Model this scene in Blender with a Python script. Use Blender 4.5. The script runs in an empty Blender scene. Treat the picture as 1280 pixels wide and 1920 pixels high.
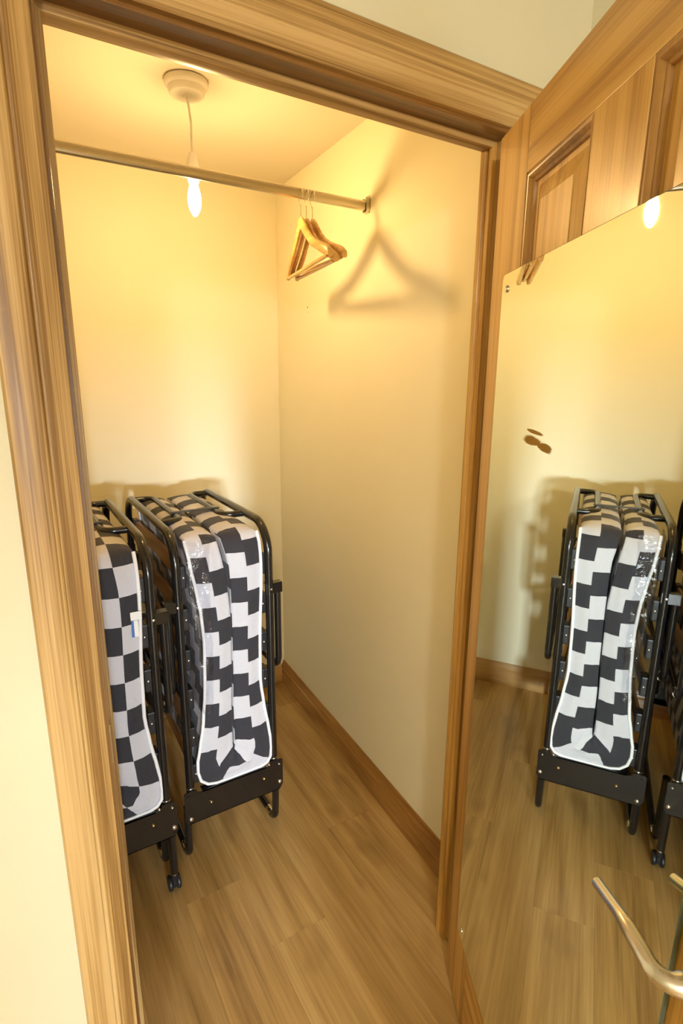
import bpy, bmesh, math, random
from mathutils import Vector, Matrix
random.seed(7)
scene = bpy.context.scene
COL = scene.collection

# ------------------------------------------------------------------ camera
def rot_from_axes(r, u, f):
    return Matrix(((r[0], u[0], -f[0]), (r[1], u[1], -f[1]), (r[2], u[2], -f[2]))).to_4x4()

YAW, PITCH, ROLL = -0.5470, -0.2384, 0.0071
_f = Vector((-math.sin(YAW)*math.cos(PITCH), math.cos(YAW)*math.cos(PITCH), math.sin(PITCH)))
_r = Vector((math.cos(YAW), math.sin(YAW), 0.0))
_u = _r.cross(_f)
_r2 = _r*math.cos(ROLL) + _u*math.sin(ROLL)
_u2 = -_r*math.sin(ROLL) + _u*math.cos(ROLL)
cam_data = bpy.data.cameras.new('camera')
cam = bpy.data.objects.new('camera', cam_data)
COL.objects.link(cam)
cam.matrix_world = Matrix.Translation((-0.0913, -0.8673, 1.5508)) @ rot_from_axes(_r2, _u2, _f)
cam_data.sensor_fit = 'VERTICAL'
cam_data.sensor_height = 36.0
cam_data.lens = 36.0*1037.8/1920.0
cam_data.clip_start = 0.02
scene.camera = cam

# ------------------------------------------------------------------ world, daylight, exposure
world = bpy.data.worlds.new('sky')
scene.world = world
world.use_nodes = True
world.node_tree.nodes['Background'].inputs['Color'].default_value = (0.80, 0.90, 1.0, 1)
world.node_tree.nodes['Background'].inputs['Strength'].default_value = 1.0

ROOM_L, ROOM_R, ROOM_B = -1.9, 1.019, -4.6        # the room the photographer stands in
ROOM_H = 2.48
WIN = dict(x0=-0.68, x1=-0.10, z0=0.45, z1=1.41)    # unseen window in its rear wall, opening sized to trim the daylight

def area_light(name, loc, rot, sx, sy, energy, color, spread=math.pi):
    l = bpy.data.lights.new(name, 'AREA')
    l.shape = 'RECTANGLE'; l.size = sx; l.size_y = sy
    l.energy = energy; l.color = color
    o = bpy.data.objects.new(name, l); COL.objects.link(o)
    o.location = loc; o.rotation_euler = rot
    l.spread = spread
    return o
# soft daylight of the low window itself
area_light('window_daylight', ((WIN['x0']+WIN['x1'])/2, ROOM_B-0.10, (WIN['z0']+WIN['z1'])/2),
           (math.radians(90), 0, 0), WIN['x1']-WIN['x0'], WIN['z1']-WIN['z0'], 22.0, (0.90, 0.95, 1.0))
# bright patch of outdoors seen level through that window
area_light('outdoor_daylight', (-1.05, ROOM_B-3.5, 1.36), (math.radians(90), 0, 0), 0.55, 0.45, 660.0, (0.80, 0.90, 1.0))
# added fill light without a fitting, unseen behind the camera
_pl = bpy.data.lights.new('room_fill_light', 'POINT')
_pl.energy = 135.0; _pl.color = (1.0, 0.95, 0.86); _pl.shadow_soft_size = 0.16
_po = bpy.data.objects.new('room_fill_light', _pl); COL.objects.link(_po)
_po.location = (-1.20, -3.4, 2.20)

BULB_STRENGTH = 410.0
BULB_COLOR = (1.0, 0.625, 0.26)
vs = scene.view_settings
vs.view_transform = 'Standard'
vs.look = 'None'
vs.exposure = 0.14
vs.gamma = 1.0
vs.use_curve_mapping = False

# ------------------------------------------------------------------ helpers
def tag(o, label=None, cat=None, group=None, kind=None):
    if label: o['label'] = label
    if cat: o['category'] = cat
    if group: o['group'] = group
    if kind: o['kind'] = kind
    return o

def empty(name, loc=(0, 0, 0), rz=0.0):
    o = bpy.data.objects.new(name, None)
    o.empty_display_size = 0.05
    COL.objects.link(o)
    o.location = loc; o.rotation_euler = (0, 0, rz)
    return o

class MB:
    """collects vertices and faces, builds one mesh object"""
    def __init__(s, off=(0, 0, 0)):
        s.v = []; s.f = []; s.uv = []; s.off = Vector(off)
    def add(s, verts, faces, uvs=None):
        b = len(s.v)
        s.v += [tuple(Vector(p)-s.off) for p in verts]
        for i, f in enumerate(faces):
            s.f.append(tuple(j+b for j in f))
            s.uv.append(uvs[i] if uvs else None)
        return s
    def box(s, lo, hi, ch=0.0):
        x0, y0, z0 = lo; x1, y1, z1 = hi
        if ch <= 0:
            v = [(x0,y0,z0),(x1,y0,z0),(x1,y1,z0),(x0,y1,z0),(x0,y0,z1),(x1,y0,z1),(x1,y1,z1),(x0,y1,z1)]
            return s.add(v, [(3,2,1,0),(4,5,6,7),(0,1,5,4),(1,2,6,5),(2,3,7,6),(3,0,4,7)])
        bm = bmesh.new()
        bmesh.ops.create_cube(bm, size=1.0)
        for q in bm.verts:
            q.co = Vector(((x0+x1)/2+q.co.x*(x1-x0), (y0+y1)/2+q.co.y*(y1-y0), (z0+z1)/2+q.co.z*(z1-z0)))
        bmesh.ops.bevel(bm, geom=bm.edges[:], offset=ch, segments=2, affect='EDGES', profile=0.6)
        bm.verts.index_update()
        s.add([q.co.copy() for q in bm.verts], [tuple(q.index for q in f.verts) for f in bm.faces])
        bm.free()
        return s
    def tube(s, path, r, seg=12, closed=False, caps=True):
        path = [Vector(p) for p in path]
        n = len(path)
        rr = r if isinstance(r, (list, tuple)) else [r]*n
        t0 = (path[1]-path[0]).normalized()
        ref = Vector((0, 0, 1)) if abs(t0.z) < 0.9 else Vector((1, 0, 0))
        nrm = (ref - t0*ref.dot(t0)).normalized()
        verts = []
        for i, p in enumerate(path):
            if i == 0: t = path[1]-path[0]
            elif i == n-1: t = path[-1]-path[-2]
            else: t = (path[i+1]-path[i]).normalized()+(path[i]-path[i-1]).normalized()
            t.normalize()
            nrm = (nrm - t*nrm.dot(t)).normalized()
            b = t.cross(nrm)
            for k in range(seg):
                a = 2*math.pi*k/seg
                verts.append(p + (nrm*math.cos(a)+b*math.sin(a))*rr[i])
        faces = []
        for i in range(n-1):
            for k in range(seg):
                k2 = (k+1) % seg
                faces.append((i*seg+k, i*seg+k2, (i+1)*seg+k2, (i+1)*seg+k))
        if caps:
            faces.append(tuple(range(seg-1, -1, -1)))
            faces.append(tuple((n-1)*seg+k for k in range(seg)))
        return s.add(verts, faces)
    def lathe(s, prof, c, seg=28, axis='z'):
        """prof: list of (radius, height)"""
        verts = []; faces = []
        for (r, h) in prof:
            for k in range(seg):
                a = 2*math.pi*k/seg
                x, y = r*math.cos(a), r*math.sin(a)
                if axis == 'z': p = (c[0]+x, c[1]+y, c[2]+h)
                elif axis == 'y': p = (c[0]+x, c[1]+h, c[2]+y)
                else: p = (c[0]+h, c[1]+x, c[2]+y)
                verts.append(p)
        n = len(prof)
        for i in range(n-1):
            for k in range(seg):
                k2 = (k+1) % seg
                faces.append((i*seg+k, i*seg+k2, (i+1)*seg+k2, (i+1)*seg+k))
        faces.append(tuple(range(seg-1, -1, -1)))
        faces.append(tuple((n-1)*seg+k for k in range(seg)))
        return s.add(verts, faces)
    def sweep(s, prof, a, b):
        """prof: closed list of 3d points at the start; swept to per-point end positions"""
        n = len(prof)
        va = [a(p) for p in prof]; vb = [b(p) for p in prof]
        faces = [(i, (i+1) % n, n+(i+1) % n, n+i) for i in range(n)]
        faces += [tuple(range(n-1, -1, -1)), tuple(range(n, 2*n))]
        return s.add(va+vb, faces)
    def build(s, name, mat, parent=None, smooth=None, loc=None):
        me = bpy.data.meshes.new(name)
        me.from_pydata(s.v, [], s.f)
        if any(u for u in s.uv):
            lay = me.uv_layers.new(name='UVMap')
            i = 0
            for poly, u in zip(me.polygons, s.uv):
                for k in range(len(poly.vertices)):
                    lay.data[i].uv = u[k] if u else (0, 0)
                    i += 1
        bm = bmesh.new(); bm.from_mesh(me)
        bmesh.ops.recalc_face_normals(bm, faces=bm.faces[:])
        bm.to_mesh(me); bm.free()
        me.materials.append(mat)
        if smooth is not None:
            for p in me.polygons: p.use_smooth = True
            me.set_sharp_from_angle(angle=math.radians(smooth))
        o = bpy.data.objects.new(name, me)
        COL.objects.link(o)
        if parent: o.parent = parent
        if loc: o.location = loc
        return o

def fillet(pts, r, seg=6):
    """round the inner corners of a polyline"""
    pts = [Vector(p) for p in pts]
    out = [pts[0]]
    for i in range(1, len(pts)-1):
        a, b, c = pts[i-1], pts[i], pts[i+1]
        d1 = (a-b).normalized(); d2 = (c-b).normalized()
        ang = d1.angle(d2)
        rr = r[i-1] if isinstance(r, (list, tuple)) else r
        t = min(rr/math.tan(ang/2), (a-b).length*0.49, (c-b).length*0.49)
        rad = t*math.tan(ang/2)
        bis = (d1+d2).normalized()
        cen = b + bis*(rad/math.sin(ang/2))
        p1 = b+d1*t; p2 = b+d2*t
        v1 = p1-cen; v2 = p2-cen
        tot = v1.angle(v2)
        for k in range(seg+1):
            w = k/seg
            s1 = math.sin((1-w)*tot)/math.sin(tot); s2 = math.sin(w*tot)/math.sin(tot)
            out.append(cen + v1*s1 + v2*s2)
    out.append(pts[-1])
    return out

# ------------------------------------------------------------------ materials
def new_mat(name):
    m = bpy.data.materials.new(name); m.use_nodes = True
    nt = m.node_tree
    return m, nt, nt.nodes['Principled BSDF']

def plain(name, col, rough=0.5, metal=0.0, spec=0.5, coat=0.0, bump=0.0, bscale=200.0):
    m, nt, b = new_mat(name)
    b.inputs['Base Color'].default_value = (*col, 1)
    b.inputs['Roughness'].default_value = rough
    b.inputs['Metallic'].default_value = metal
    b.inputs['Specular IOR Level'].default_value = spec
    b.inputs['Coat Weight'].default_value = coat
    # slight procedural variation of roughness and relief
    tc = nt.nodes.new('ShaderNodeTexCoord')
    nz = nt.nodes.new('ShaderNodeTexNoise'); nz.inputs['Scale'].default_value = bscale; nz.inputs['Detail'].default_value = 3
    nt.links.new(tc.outputs['Object'], nz.inputs['Vector'])
    mr = nt.nodes.new('ShaderNodeMapRange')
    mr.inputs['To Min'].default_value = max(0.0, rough-0.05); mr.inputs['To Max'].default_value = min(1.0, rough+0.05)
    nt.links.new(nz.outputs['Fac'], mr.inputs['Value'])
    nt.links.new(mr.outputs['Result'], b.inputs['Roughness'])
    if bump > 0:
        bp = nt.nodes.new('ShaderNodeBump'); bp.inputs['Strength'].default_value = bump; bp.inputs['Distance'].default_value = 0.002
        nt.links.new(nz.outputs['Fac'], bp.inputs['Height'])
        nt.links.new(bp.outputs['Normal'], b.inputs['Normal'])
    return m

def paint(name, col):
    """emulsion painted plaster: faint mottling and roller texture"""
    m, nt, b = new_mat(name)
    tc = nt.nodes.new('ShaderNodeTexCoord')
    n1 = nt.nodes.new('ShaderNodeTexNoise'); n1.inputs['Scale'].default_value = 2.2; n1.inputs['Detail'].default_value = 4
    n2 = nt.nodes.new('ShaderNodeTexNoise'); n2.inputs['Scale'].default_value = 160; n2.inputs['Detail'].default_value = 2
    for n in (n1, n2): nt.links.new(tc.outputs['Object'], n.inputs['Vector'])
    mx = nt.nodes.new('ShaderNodeMix'); mx.data_type = 'RGBA'
    mx.inputs[6].default_value = (col[0]*0.96, col[1]*0.955, col[2]*0.93, 1)
    mx.inputs[7].default_value = (min(1, col[0]*1.03), min(1, col[1]*1.03), min(1, col[2]*1.04), 1)
    nt.links.new(n1.outputs['Fac'], mx.inputs[0])
    nt.links.new(mx.outputs[2], b.inputs['Base Color'])
    b.inputs['Roughness'].default_value = 0.75
    b.inputs['Specular IOR Level'].default_value = 0.25
    bp = nt.nodes.new('ShaderNodeBump'); bp.inputs['Strength'].default_value = 0.12; bp.inputs['Distance'].default_value = 0.001
    nt.links.new(n2.outputs['Fac'], bp.inputs['Height'])
    nt.links.new(bp.outputs['Normal'], b.inputs['Normal'])
    return m

def wood(name, axis, dark, mid, light, rough=0.35, across=26.0, along=1.3, coat=0.25, rnd=False, knots=0.0, contrast=1.0, fine=0.5):
    """oak: long streaks, cathedral bands, pores; axis = grain direction in object space"""
    m, nt, b = new_mat(name)
    N = nt.nodes; L = nt.links
    tc = N.new('ShaderNodeTexCoord')
    vec = tc.outputs['Object']
    if rnd:
        oi = N.new('ShaderNodeObjectInfo')
        cm = N.new('ShaderNodeCombineXYZ')
        ml = N.new('ShaderNodeMath'); ml.operation = 'MULTIPLY'; ml.inputs[1].default_value = 37.0
        L.new(oi.outputs['Random'], ml.inputs[0])
        for k in range(3): L.new(ml.outputs[0], cm.inputs[k])
        ad = N.new('ShaderNodeVectorMath'); ad.operation = 'ADD'
        L.new(vec, ad.inputs[0]); L.new(cm.outputs[0], ad.inputs[1])
        vec = ad.outputs[0]
    def mapped(ac, al):
        mp = N.new('ShaderNodeMapping')
        sc = [ac, ac, ac]; sc['xyz'.index(axis)] = al
        mp.inputs['Scale'].default_value = sc
        L.new(vec, mp.inputs['Vector'])
        return mp.outputs[0]
    # streaks
    n1 = N.new('ShaderNodeTexNoise'); n1.inputs['Scale'].default_value = 1.0; n1.inputs['Detail'].default_value = 5; n1.inputs['Roughness'].default_value = 0.6
    n1.inputs['Distortion'].default_value = 0.15
    L.new(mapped(across, along), n1.inputs['Vector'])
    # cathedral figure: contour lines of a broad noise
    n2 = N.new('ShaderNodeTexNoise'); n2.inputs['Scale'].default_value = 1.0; n2.inputs['Detail'].default_value = 1.0
    L.new(mapped(across*0.15, along*0.6), n2.inputs['Vector'])
    mu = N.new('ShaderNodeMath'); mu.operation = 'MULTIPLY'; mu.inputs[1].default_value = 9.0
    L.new(n2.outputs['Fac'], mu.inputs[0])
    pp = N.new('ShaderNodeMath'); pp.operation = 'PINGPONG'; pp.inputs[1].default_value = 1.0
    L.new(mu.outputs[0], pp.inputs[0])
    # pores
    n3 = N.new('ShaderNodeTexNoise'); n3.inputs['Scale'].default_value = 1.0; n3.inputs['Detail'].default_value = 2
    L.new(mapped(across*5, along*7), n3.inputs['Vector'])
    n5 = N.new('ShaderNodeTexNoise'); n5.inputs['Scale'].default_value = 1.0; n5.inputs['Detail'].default_value = 3; n5.inputs['Roughness'].default_value = 0.65
    L.new(mapped(across*2.7, along*1.4), n5.inputs['Vector'])
    m0 = N.new('ShaderNodeMix'); m0.data_type = 'FLOAT'; m0.inputs[0].default_value = 0.42
    L.new(n1.outputs['Fac'], m0.inputs[2]); L.new(n5.outputs['Fac'], m0.inputs[3])
    m1 = N.new('ShaderNodeMix'); m1.data_type = 'FLOAT'; m1.inputs[0].default_value = 0.26
    L.new(m0.outputs[0], m1.inputs[2]); L.new(pp.outputs[0], m1.inputs[3])
    m2 = N.new('ShaderNodeMix'); m2.data_type = 'FLOAT'; m2.inputs[0].default_value = 0.22*fine*2
    L.new(m1.outputs[0], m2.inputs[2]); L.new(n3.outputs['Fac'], m2.inputs[3])
    rp = N.new('ShaderNodeValToRGB')
    e = rp.color_ramp.elements
    h = 0.145/contrast
    e[0].position = 0.48-h; e[0].color = (*dark, 1)
    e[1].position = 0.48+h; e[1].color = (*light, 1)
    q = e.new(0.48); q.color = (*mid, 1)
    L.new(m2.outputs[0], rp.inputs['Fac'])
    colr = rp.outputs['Color']
    if knots > 0:
        n4 = N.new('ShaderNodeTexNoise'); n4.inputs['Scale'].default_value = 1.0; n4.inputs['Detail'].default_value = 2
        L.new(mapped(9.0, 3.6), n4.inputs['Vector'])
        kr = N.new('ShaderNodeMapRange'); kr.inputs['From Min'].default_value = 0.60; kr.inputs['From Max'].default_value = 0.76
        kr.inputs['To Max'].default_value = knots
        L.new(n4.outputs['Fac'], kr.inputs['Value'])
        mk = N.new('ShaderNodeMix'); mk.data_type = 'RGBA'
        mk.inputs[7].default_value = (dark[0]*0.62, dark[1]*0.55, dark[2]*0.5, 1)
        L.new(kr.outputs[0], mk.inputs[0]); L.new(colr, mk.inputs[6])
        colr = mk.outputs[2]
    if rnd:
        hv = N.new('ShaderNodeHueSaturation')
        mr = N.new('ShaderNodeMapRange'); mr.inputs['To Min'].default_value = 0.90; mr.inputs['To Max'].default_value = 1.10
        L.new(oi.outputs['Random'], mr.inputs['Value']); L.new(mr.outputs[0], hv.inputs['Value'])
        L.new(colr, hv.inputs['Color']); colr = hv.outputs[0]
    L.new(colr, b.inputs['Base Color'])
    rr = N.new('ShaderNodeMapRange'); rr.inputs['To Min'].default_value = rough-0.06; rr.inputs['To Max'].default_value = rough+0.08
    L.new(n1.outputs['Fac'], rr.inputs['Value']); L.new(rr.outputs[0], b.inputs['Roughness'])
    b.inputs['Coat Weight'].default_value = coat; b.inputs['Coat Roughness'].default_value = 0.22
    bp = N.new('ShaderNodeBump'); bp.inputs['Strength'].default_value = 0.10; bp.inputs['Distance'].default_value = 0.001
    L.new(m2.outputs[0], bp.inputs['Height']); L.new(bp.outputs['Normal'], b.inputs['Normal'])
    return m

M = {}
CREAM = (0.70, 0.66, 0.49)
M['wall'] = paint('cream_wall_paint', CREAM)
M['closet'] = paint('closet_wall_paint', (0.90, 0.85, 0.63))
M['ceiling'] = paint('ceiling_paint', (0.80, 0.74, 0.60))
OAK = ((0.21, 0.105, 0.025), (0.42, 0.255, 0.086), (0.58, 0.39, 0.165))
M['oak_z'] = wood('oak_upright', 'z', *OAK, across=105, along=0.75, coat=0.08, rough=0.42, contrast=1.5)
M['oak_x'] = wood('oak_level', 'x', *OAK, across=105, along=0.75, coat=0.08, rough=0.42, contrast=1.5)
M['oak_y'] = wood('oak_deep', 'y', *OAK, across=105, along=0.75, coat=0.08, rough=0.42, contrast=1.5)
PINE = ((0.34, 0.170, 0.028), (0.54, 0.300, 0.064), (0.68, 0.42, 0.115))
M['door_z'] = wood('door_oak_upright', 'z', *PINE, across=75, along=0.9, contrast=1.3)
M['door_x'] = wood('door_oak_level', 'x', *PINE, across=60, along=0.9, contrast=1.3)
M['panel_z'] = wood('door_panel_oak', 'z', *PINE, across=95, along=1.0, contrast=1.3)
M['mould'] = wood('door_moulding_oak', 'z', (0.21, 0.095, 0.020), (0.34, 0.165, 0.038), (0.47, 0.26, 0.07))
LAM = ((0.27, 0.160, 0.050), (0.44, 0.280, 0.100), (0.57, 0.39, 0.160))
M['floor'] = wood('oak_laminate', 'y', *LAM, rough=0.34, across=34, along=0.9, coat=0.12, rnd=True, knots=0.55, contrast=0.85, fine=0.6)
M['floor_base'] = plain('laminate_joint', (0.09, 0.05, 0.02), 0.8)
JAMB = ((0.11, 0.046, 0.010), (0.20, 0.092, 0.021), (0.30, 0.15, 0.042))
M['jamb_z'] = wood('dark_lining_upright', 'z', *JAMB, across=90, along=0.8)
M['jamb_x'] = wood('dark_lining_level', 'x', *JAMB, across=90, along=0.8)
M['skirting'] = wood('skirting_oak', 'y', (0.22, 0.10, 0.022), (0.37, 0.19, 0.050), (0.49, 0.285, 0.09), across=30)
M['skirting_x'] = wood('skirting_oak_level', 'x', (0.22, 0.10, 0.022), (0.37, 0.19, 0.050), (0.49, 0.285, 0.09), across=30)
M['black'] = plain('black_gloss_paint', (0.008, 0.008, 0.008), 0.22, spec=0.5, coat=0.3, bscale=60)
M['black_plastic'] = plain('black_plastic', (0.012, 0.012, 0.014), 0.42)
M['rivet'] = plain('bright_rivet', (0.85, 0.85, 0.85), 0.25, metal=1.0)
M['brass'] = plain('brass_rivet', (0.55, 0.40, 0.16), 0.35, metal=1.0)
M['chrome'] = plain('chrome', (0.80, 0.78, 0.74), 0.10, metal=1.0, bscale=40)
M['rail'] = plain('worn_chrome_tube', (0.62, 0.58, 0.48), 0.24, metal=1.0, bscale=30)
M['steel'] = plain('satin_nickel', (0.70, 0.68, 0.64), 0.26, metal=1.0, bscale=80)
M['white_plastic'] = plain('white_plastic', (0.82, 0.80, 0.74), 0.4)
M['piping'] = plain('white_piping', (0.86, 0.86, 0.88), 0.7, bump=0.3, bscale=500)
M['slat'] = wood('beech_slat', 'y', (0.22, 0.10, 0.03), (0.36, 0.18, 0.055), (0.46, 0.26, 0.09), across=30)
M['hanger'] = wood('varnished_hanger_wood', 'y', (0.46, 0.22, 0.045), (0.62, 0.34, 0.08), (0.74, 0.46, 0.14), across=60, along=4, rough=0.25, coat=0.5)
M['glass_edge'] = plain('mirror_edge_glass', (0.10, 0.14, 0.11), 0.15)
M['tag_white'] = plain('white_label', (0.85, 0.84, 0.80), 0.6)
M['tag_blue'] = plain('blue_label', (0.05, 0.16, 0.45), 0.6)

def mattress_mat(name, shift):
    """grey-white cotton printed with stepped black blocks (UV in metres)"""
    m, nt, b = new_mat(name)
    N = nt.nodes; L = nt.links
    uv = N.new('ShaderNodeTexCoord')
    sp = N.new('ShaderNodeSeparateXYZ'); L.new(uv.outputs['UV'], sp.inputs[0])
    def math_(op, a, bb=None):
        n = N.new('ShaderNodeMath'); n.operation = op
        for i, q in enumerate((a, bb)):
            if q is None: continue
            if isinstance(q, (int, float)): n.inputs[i].default_value = q
            else: L.new(q, n.inputs[i])
        return n.outputs[0]
    col = math_('FLOOR', math_('DIVIDE', sp.outputs[0], 0.05))
    v = math_('ADD', sp.outputs[1], math_('MULTIPLY', col, shift))
    fr = math_('FRACT', math_('ADD', math_('DIVIDE', v, 0.16), 64.0))
    blk = math_('LESS_THAN', fr, 0.5)
    nz = N.new('ShaderNodeTexNoise'); nz.inputs['Scale'].default_value = 420; nz.inputs['Detail'].default_value = 2
    L.new(uv.outputs['Object'], nz.inputs['Vector'])
    n2 = N.new('ShaderNodeTexNoise'); n2.inputs['Scale'].default_value = 22; n2.inputs['Detail'].default_value = 3; n2.inputs['Distortion'].default_value = 1.2
    L.new(uv.outputs['Object'], n2.inputs['Vector'])
    wh = N.new('ShaderNodeMix'); wh.data_type = 'RGBA'
    wh.inputs[6].default_value = (0.50, 0.50, 0.55, 1); wh.inputs[7].default_value = (0.62, 0.62, 0.67, 1)
    L.new(nz.outputs['Fac'], wh.inputs[0])
    mx = N.new('ShaderNodeMix'); mx.data_type = 'RGBA'
    L.new(blk, mx.inputs[0]); L.new(wh.outputs[2], mx.inputs[6]); mx.inputs[7].default_value = (0.022, 0.022, 0.030, 1)
    L.new(mx.outputs[2], b.inputs['Base Color'])
    b.inputs['Roughness'].default_value = 0.8
    b.inputs['Sheen Weight'].default_value = 0.15
    bp = N.new('ShaderNodeBump'); bp.inputs['Strength'].default_value = 0.35; bp.inputs['Distance'].default_value = 0.006
    L.new(n2.outputs['Fac'], bp.inputs['Height']); L.new(bp.outputs['Normal'], b.inputs['Normal'])
    return m
M['matt2'] = mattress_mat('stepped_check_cotton', 0.045)
M['matt1'] = mattress_mat('chequered_cotton', 0.08)

def mirror_mat():
    """silvered glass with a worn, scratched patch and a few specks"""
    m, nt, b = new_mat('mirror_glass')
    N = nt.nodes; L = nt.links
    b.inputs['Base Color'].default_value = (0.87, 0.95, 0.89, 1)
    b.inputs['Metallic'].default_value = 1.0
    b.inputs['Roughness'].default_value = 0.012
    tc = N.new('ShaderNodeTexCoord')
    nz = N.new('ShaderNodeTexNoise'); nz.inputs['Scale'].default_value = 38; nz.inputs['Detail'].default_value = 4
    mpn = N.new('ShaderNodeMapping'); mpn.inputs['Scale'].default_value = (0.45, 1, 2.6)
    L.new(tc.outputs['Object'], mpn.inputs['Vector']); L.new(mpn.outputs[0], nz.inputs['Vector'])
    def ell(cx, cz, rx, rz, tilt, wob):
        mp = N.new('ShaderNodeMapping'); mp.vector_type = 'TEXTURE'
        mp.inputs['Location'].default_value = (cx, 0, cz)
        mp.inputs['Rotation'].default_value = (0, tilt, 0)
        mp.inputs['Scale'].default_value = (rx, 1.0, rz)
        L.new(tc.outputs['Object'], mp.inputs['Vector'])
        sp = N.new('ShaderNodeSeparateXYZ'); L.new(mp.outputs[0], sp.inputs[0])
        cb = N.new('ShaderNodeCombineXYZ'); L.new(sp.outputs[0], cb.inputs[0]); L.new(sp.outputs[2], cb.inputs[2])
        ln = N.new('ShaderNodeVectorMath'); ln.operation = 'LENGTH'; L.new(cb.outputs[0], ln.inputs[0])
        a = N.new('ShaderNodeMath'); a.operation = 'MULTIPLY_ADD'; a.inputs[1].default_value = wob; 
        L.new(nz.outputs['Fac'], a.inputs[0]); L.new(ln.outputs[1], a.inputs[2])
        mr = N.new('ShaderNodeMapRange'); mr.inputs['From Min'].default_value = 1.0+wob*0.5; mr.inputs['From Max'].default_value = 0.75+wob*0.5
        L.new(a.outputs[0], mr.inputs['Value'])
        return mr.outputs[0]
    marks = [ell(0.270, 1.4545, 0.040, 0.0080, 0.0, 0.9), ell(0.318, 1.4485, 0.030, 0.007, 0.0, 1.9),
             ell(0.282, 1.4690, 0.036, 0.0032, 0.06, 1.0)]
    acc = marks[0]
    for q in marks[1:]:
        mx = N.new('ShaderNodeMath'); mx.operation = 'MAXIMUM'
        L.new(acc, mx.inputs[0]); L.new(q, mx.inputs[1]); acc = mx.outputs[0]
    df = N.new('ShaderNodeBsdfDiffuse'); df.inputs['Color'].default_value = (0.40, 0.25, 0.07, 1)
    sh = N.new('ShaderNodeMixShader')
    out = N['Material Output']
    L.new(acc, sh.inputs[0]); L.new(b.outputs[0], sh.inputs[1]); L.new(df.outputs[0], sh.inputs[2])
    L.new(sh.outputs[0], out.inputs['Surface'])
    return m
M['mirror'] = mirror_mat()

def bulb_mat():
    m, nt, b = new_mat('lit_bulb')
    b.inputs['Base Color'].default_value = (1, 1, 1, 1)
    b.inputs['Emission Color'].default_value = (*BULB_COLOR, 1)
    b.inputs['Emission Strength'].default_value = BULB_STRENGTH
    return m
M['bulb'] = bulb_mat()

# ------------------------------------------------------------------ room shell
W, H = 0.8199, 2.0099            # doorway between the linings, and to the head
TH = 0.085                       # thickness of the partition
D = 1.5322                       # closet back wall
ZC = 2.3264                       # closet ceiling
CL = -0.42                       # closet left wall
def xr(y): return 1.025 + math.tan(0.0573)*(y-D)   # the closet's right wall runs slightly askew
GAP = 0.027

mb = MB()
mb.box((ROOM_L, 0, 0), (-GAP, TH, ROOM_H))
mb.box((W+GAP, 0, 0), (1.14, TH, ROOM_H))
mb.box((-GAP, 0, H+GAP), (W+GAP, TH, ROOM_H))
tag(mb.build('wall_front', M['wall']), 'cream painted wall around the closet doorway', 'wall', kind='structure')
tag(MB().box((CL-0.1, D, 0), (1.2, D+0.1, ROOM_H)).build('wall_back', M['closet']), 'cream back wall of the closet behind the folding beds', 'wall', kind='structure')
mb = MB()
mb.add([(xr(TH), TH, 0), (xr(D), D, 0), (1.2, D, 0), (1.2, TH, 0), (xr(TH), TH, ROOM_H), (xr(D), D, ROOM_H), (1.2, D, ROOM_H), (1.2, TH, ROOM_H)],
       [(3,2,1,0),(4,5,6,7),(0,1,5,4),(1,2,6,5),(2,3,7,6),(3,0,4,7)])
wr_ = tag(mb.build('wall_right', M['closet']), 'cream right wall of the closet with the hanger shadow', 'wall', kind='structure')
# old screw holes in the plaster
for (hy, hz_, hr) in ((1.205, 1.822, 0.0032), (1.20, 1.803, 0.0018)):
    MB().lathe([(hr, -0.0006), (hr*0.9, -0.0008)], (xr(hy), hy, hz_), 10, 'x').build('screw_hole', M['floor_base'], wr_)
tag(MB().box((CL-0.1, TH, 0), (CL, D, ROOM_H)).build('wall_left', M['closet']), 'cream left wall of the closet hidden behind the door frame', 'wall', kind='structure')
tag(MB().box((CL-0.1, TH, ZC), (1.2, D, ZC+0.1)).build('ceiling', M['ceiling']), 'pale ceiling of the closet around the lamp', 'ceiling', kind='structure')
# the room in front
tag(MB().box((ROOM_R, ROOM_B, 0), (ROOM_R+0.1, 0, ROOM_H)).build('wall_room_right', M['wall']), 'cream wall of the room behind the open door', 'wall', kind='structure')
tag(MB().box((ROOM_L-0.1, ROOM_B, 0), (ROOM_L, TH, ROOM_H)).build('wall_room_left', M['wall']), 'cream left wall of the room in front of the closet', 'wall', kind='structure')
mb = MB()
mb.box((ROOM_L-0.1, ROOM_B-0.12, 0), (WIN['x0'], ROOM_B, ROOM_H))
mb.box((WIN['x1'], ROOM_B-0.12, 0), (ROOM_R+0.1, ROOM_B, ROOM_H))
mb.box((WIN['x0'], ROOM_B-0.12, 0), (WIN['x1'], ROOM_B, WIN['z0']))
mb.box((WIN['x0'], ROOM_B-0.12, WIN['z1']), (WIN['x1'], ROOM_B, ROOM_H))
tag(mb.build('wall_room_rear', M['wall']), 'cream rear wall of the room with the window', 'wall', kind='structure')
tag(MB().box((ROOM_L-0.1, ROOM_B-0.12, ROOM_H), (1.2, D+0.1, ROOM_H+0.1)).build('ceiling_room', M['ceiling']), 'white ceiling of the room in front of the closet', 'ceiling', kind='structure')
# window frame in the rear wall
mb = MB()
fx0, fx1, fz0, fz1 = WIN['x0'], WIN['x1'], WIN['z0'], WIN['z1']
for lo, hi in (((fx0, fz0), (fx0+.05, fz1)), ((fx1-.05, fz0), (fx1, fz1)), ((fx0+.05, fz0), (fx1-.05, fz0+.05)), ((fx0+.05, fz1-.05), (fx1-.05, fz1))):
    mb.box((lo[0], ROOM_B-0.09, lo[1]), (hi[0], ROOM_B-0.04, hi[1]))
tag(mb.build('window_1', M['white_plastic']), 'white window frame in the rear wall of the room', 'window', kind='structure')

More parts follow.
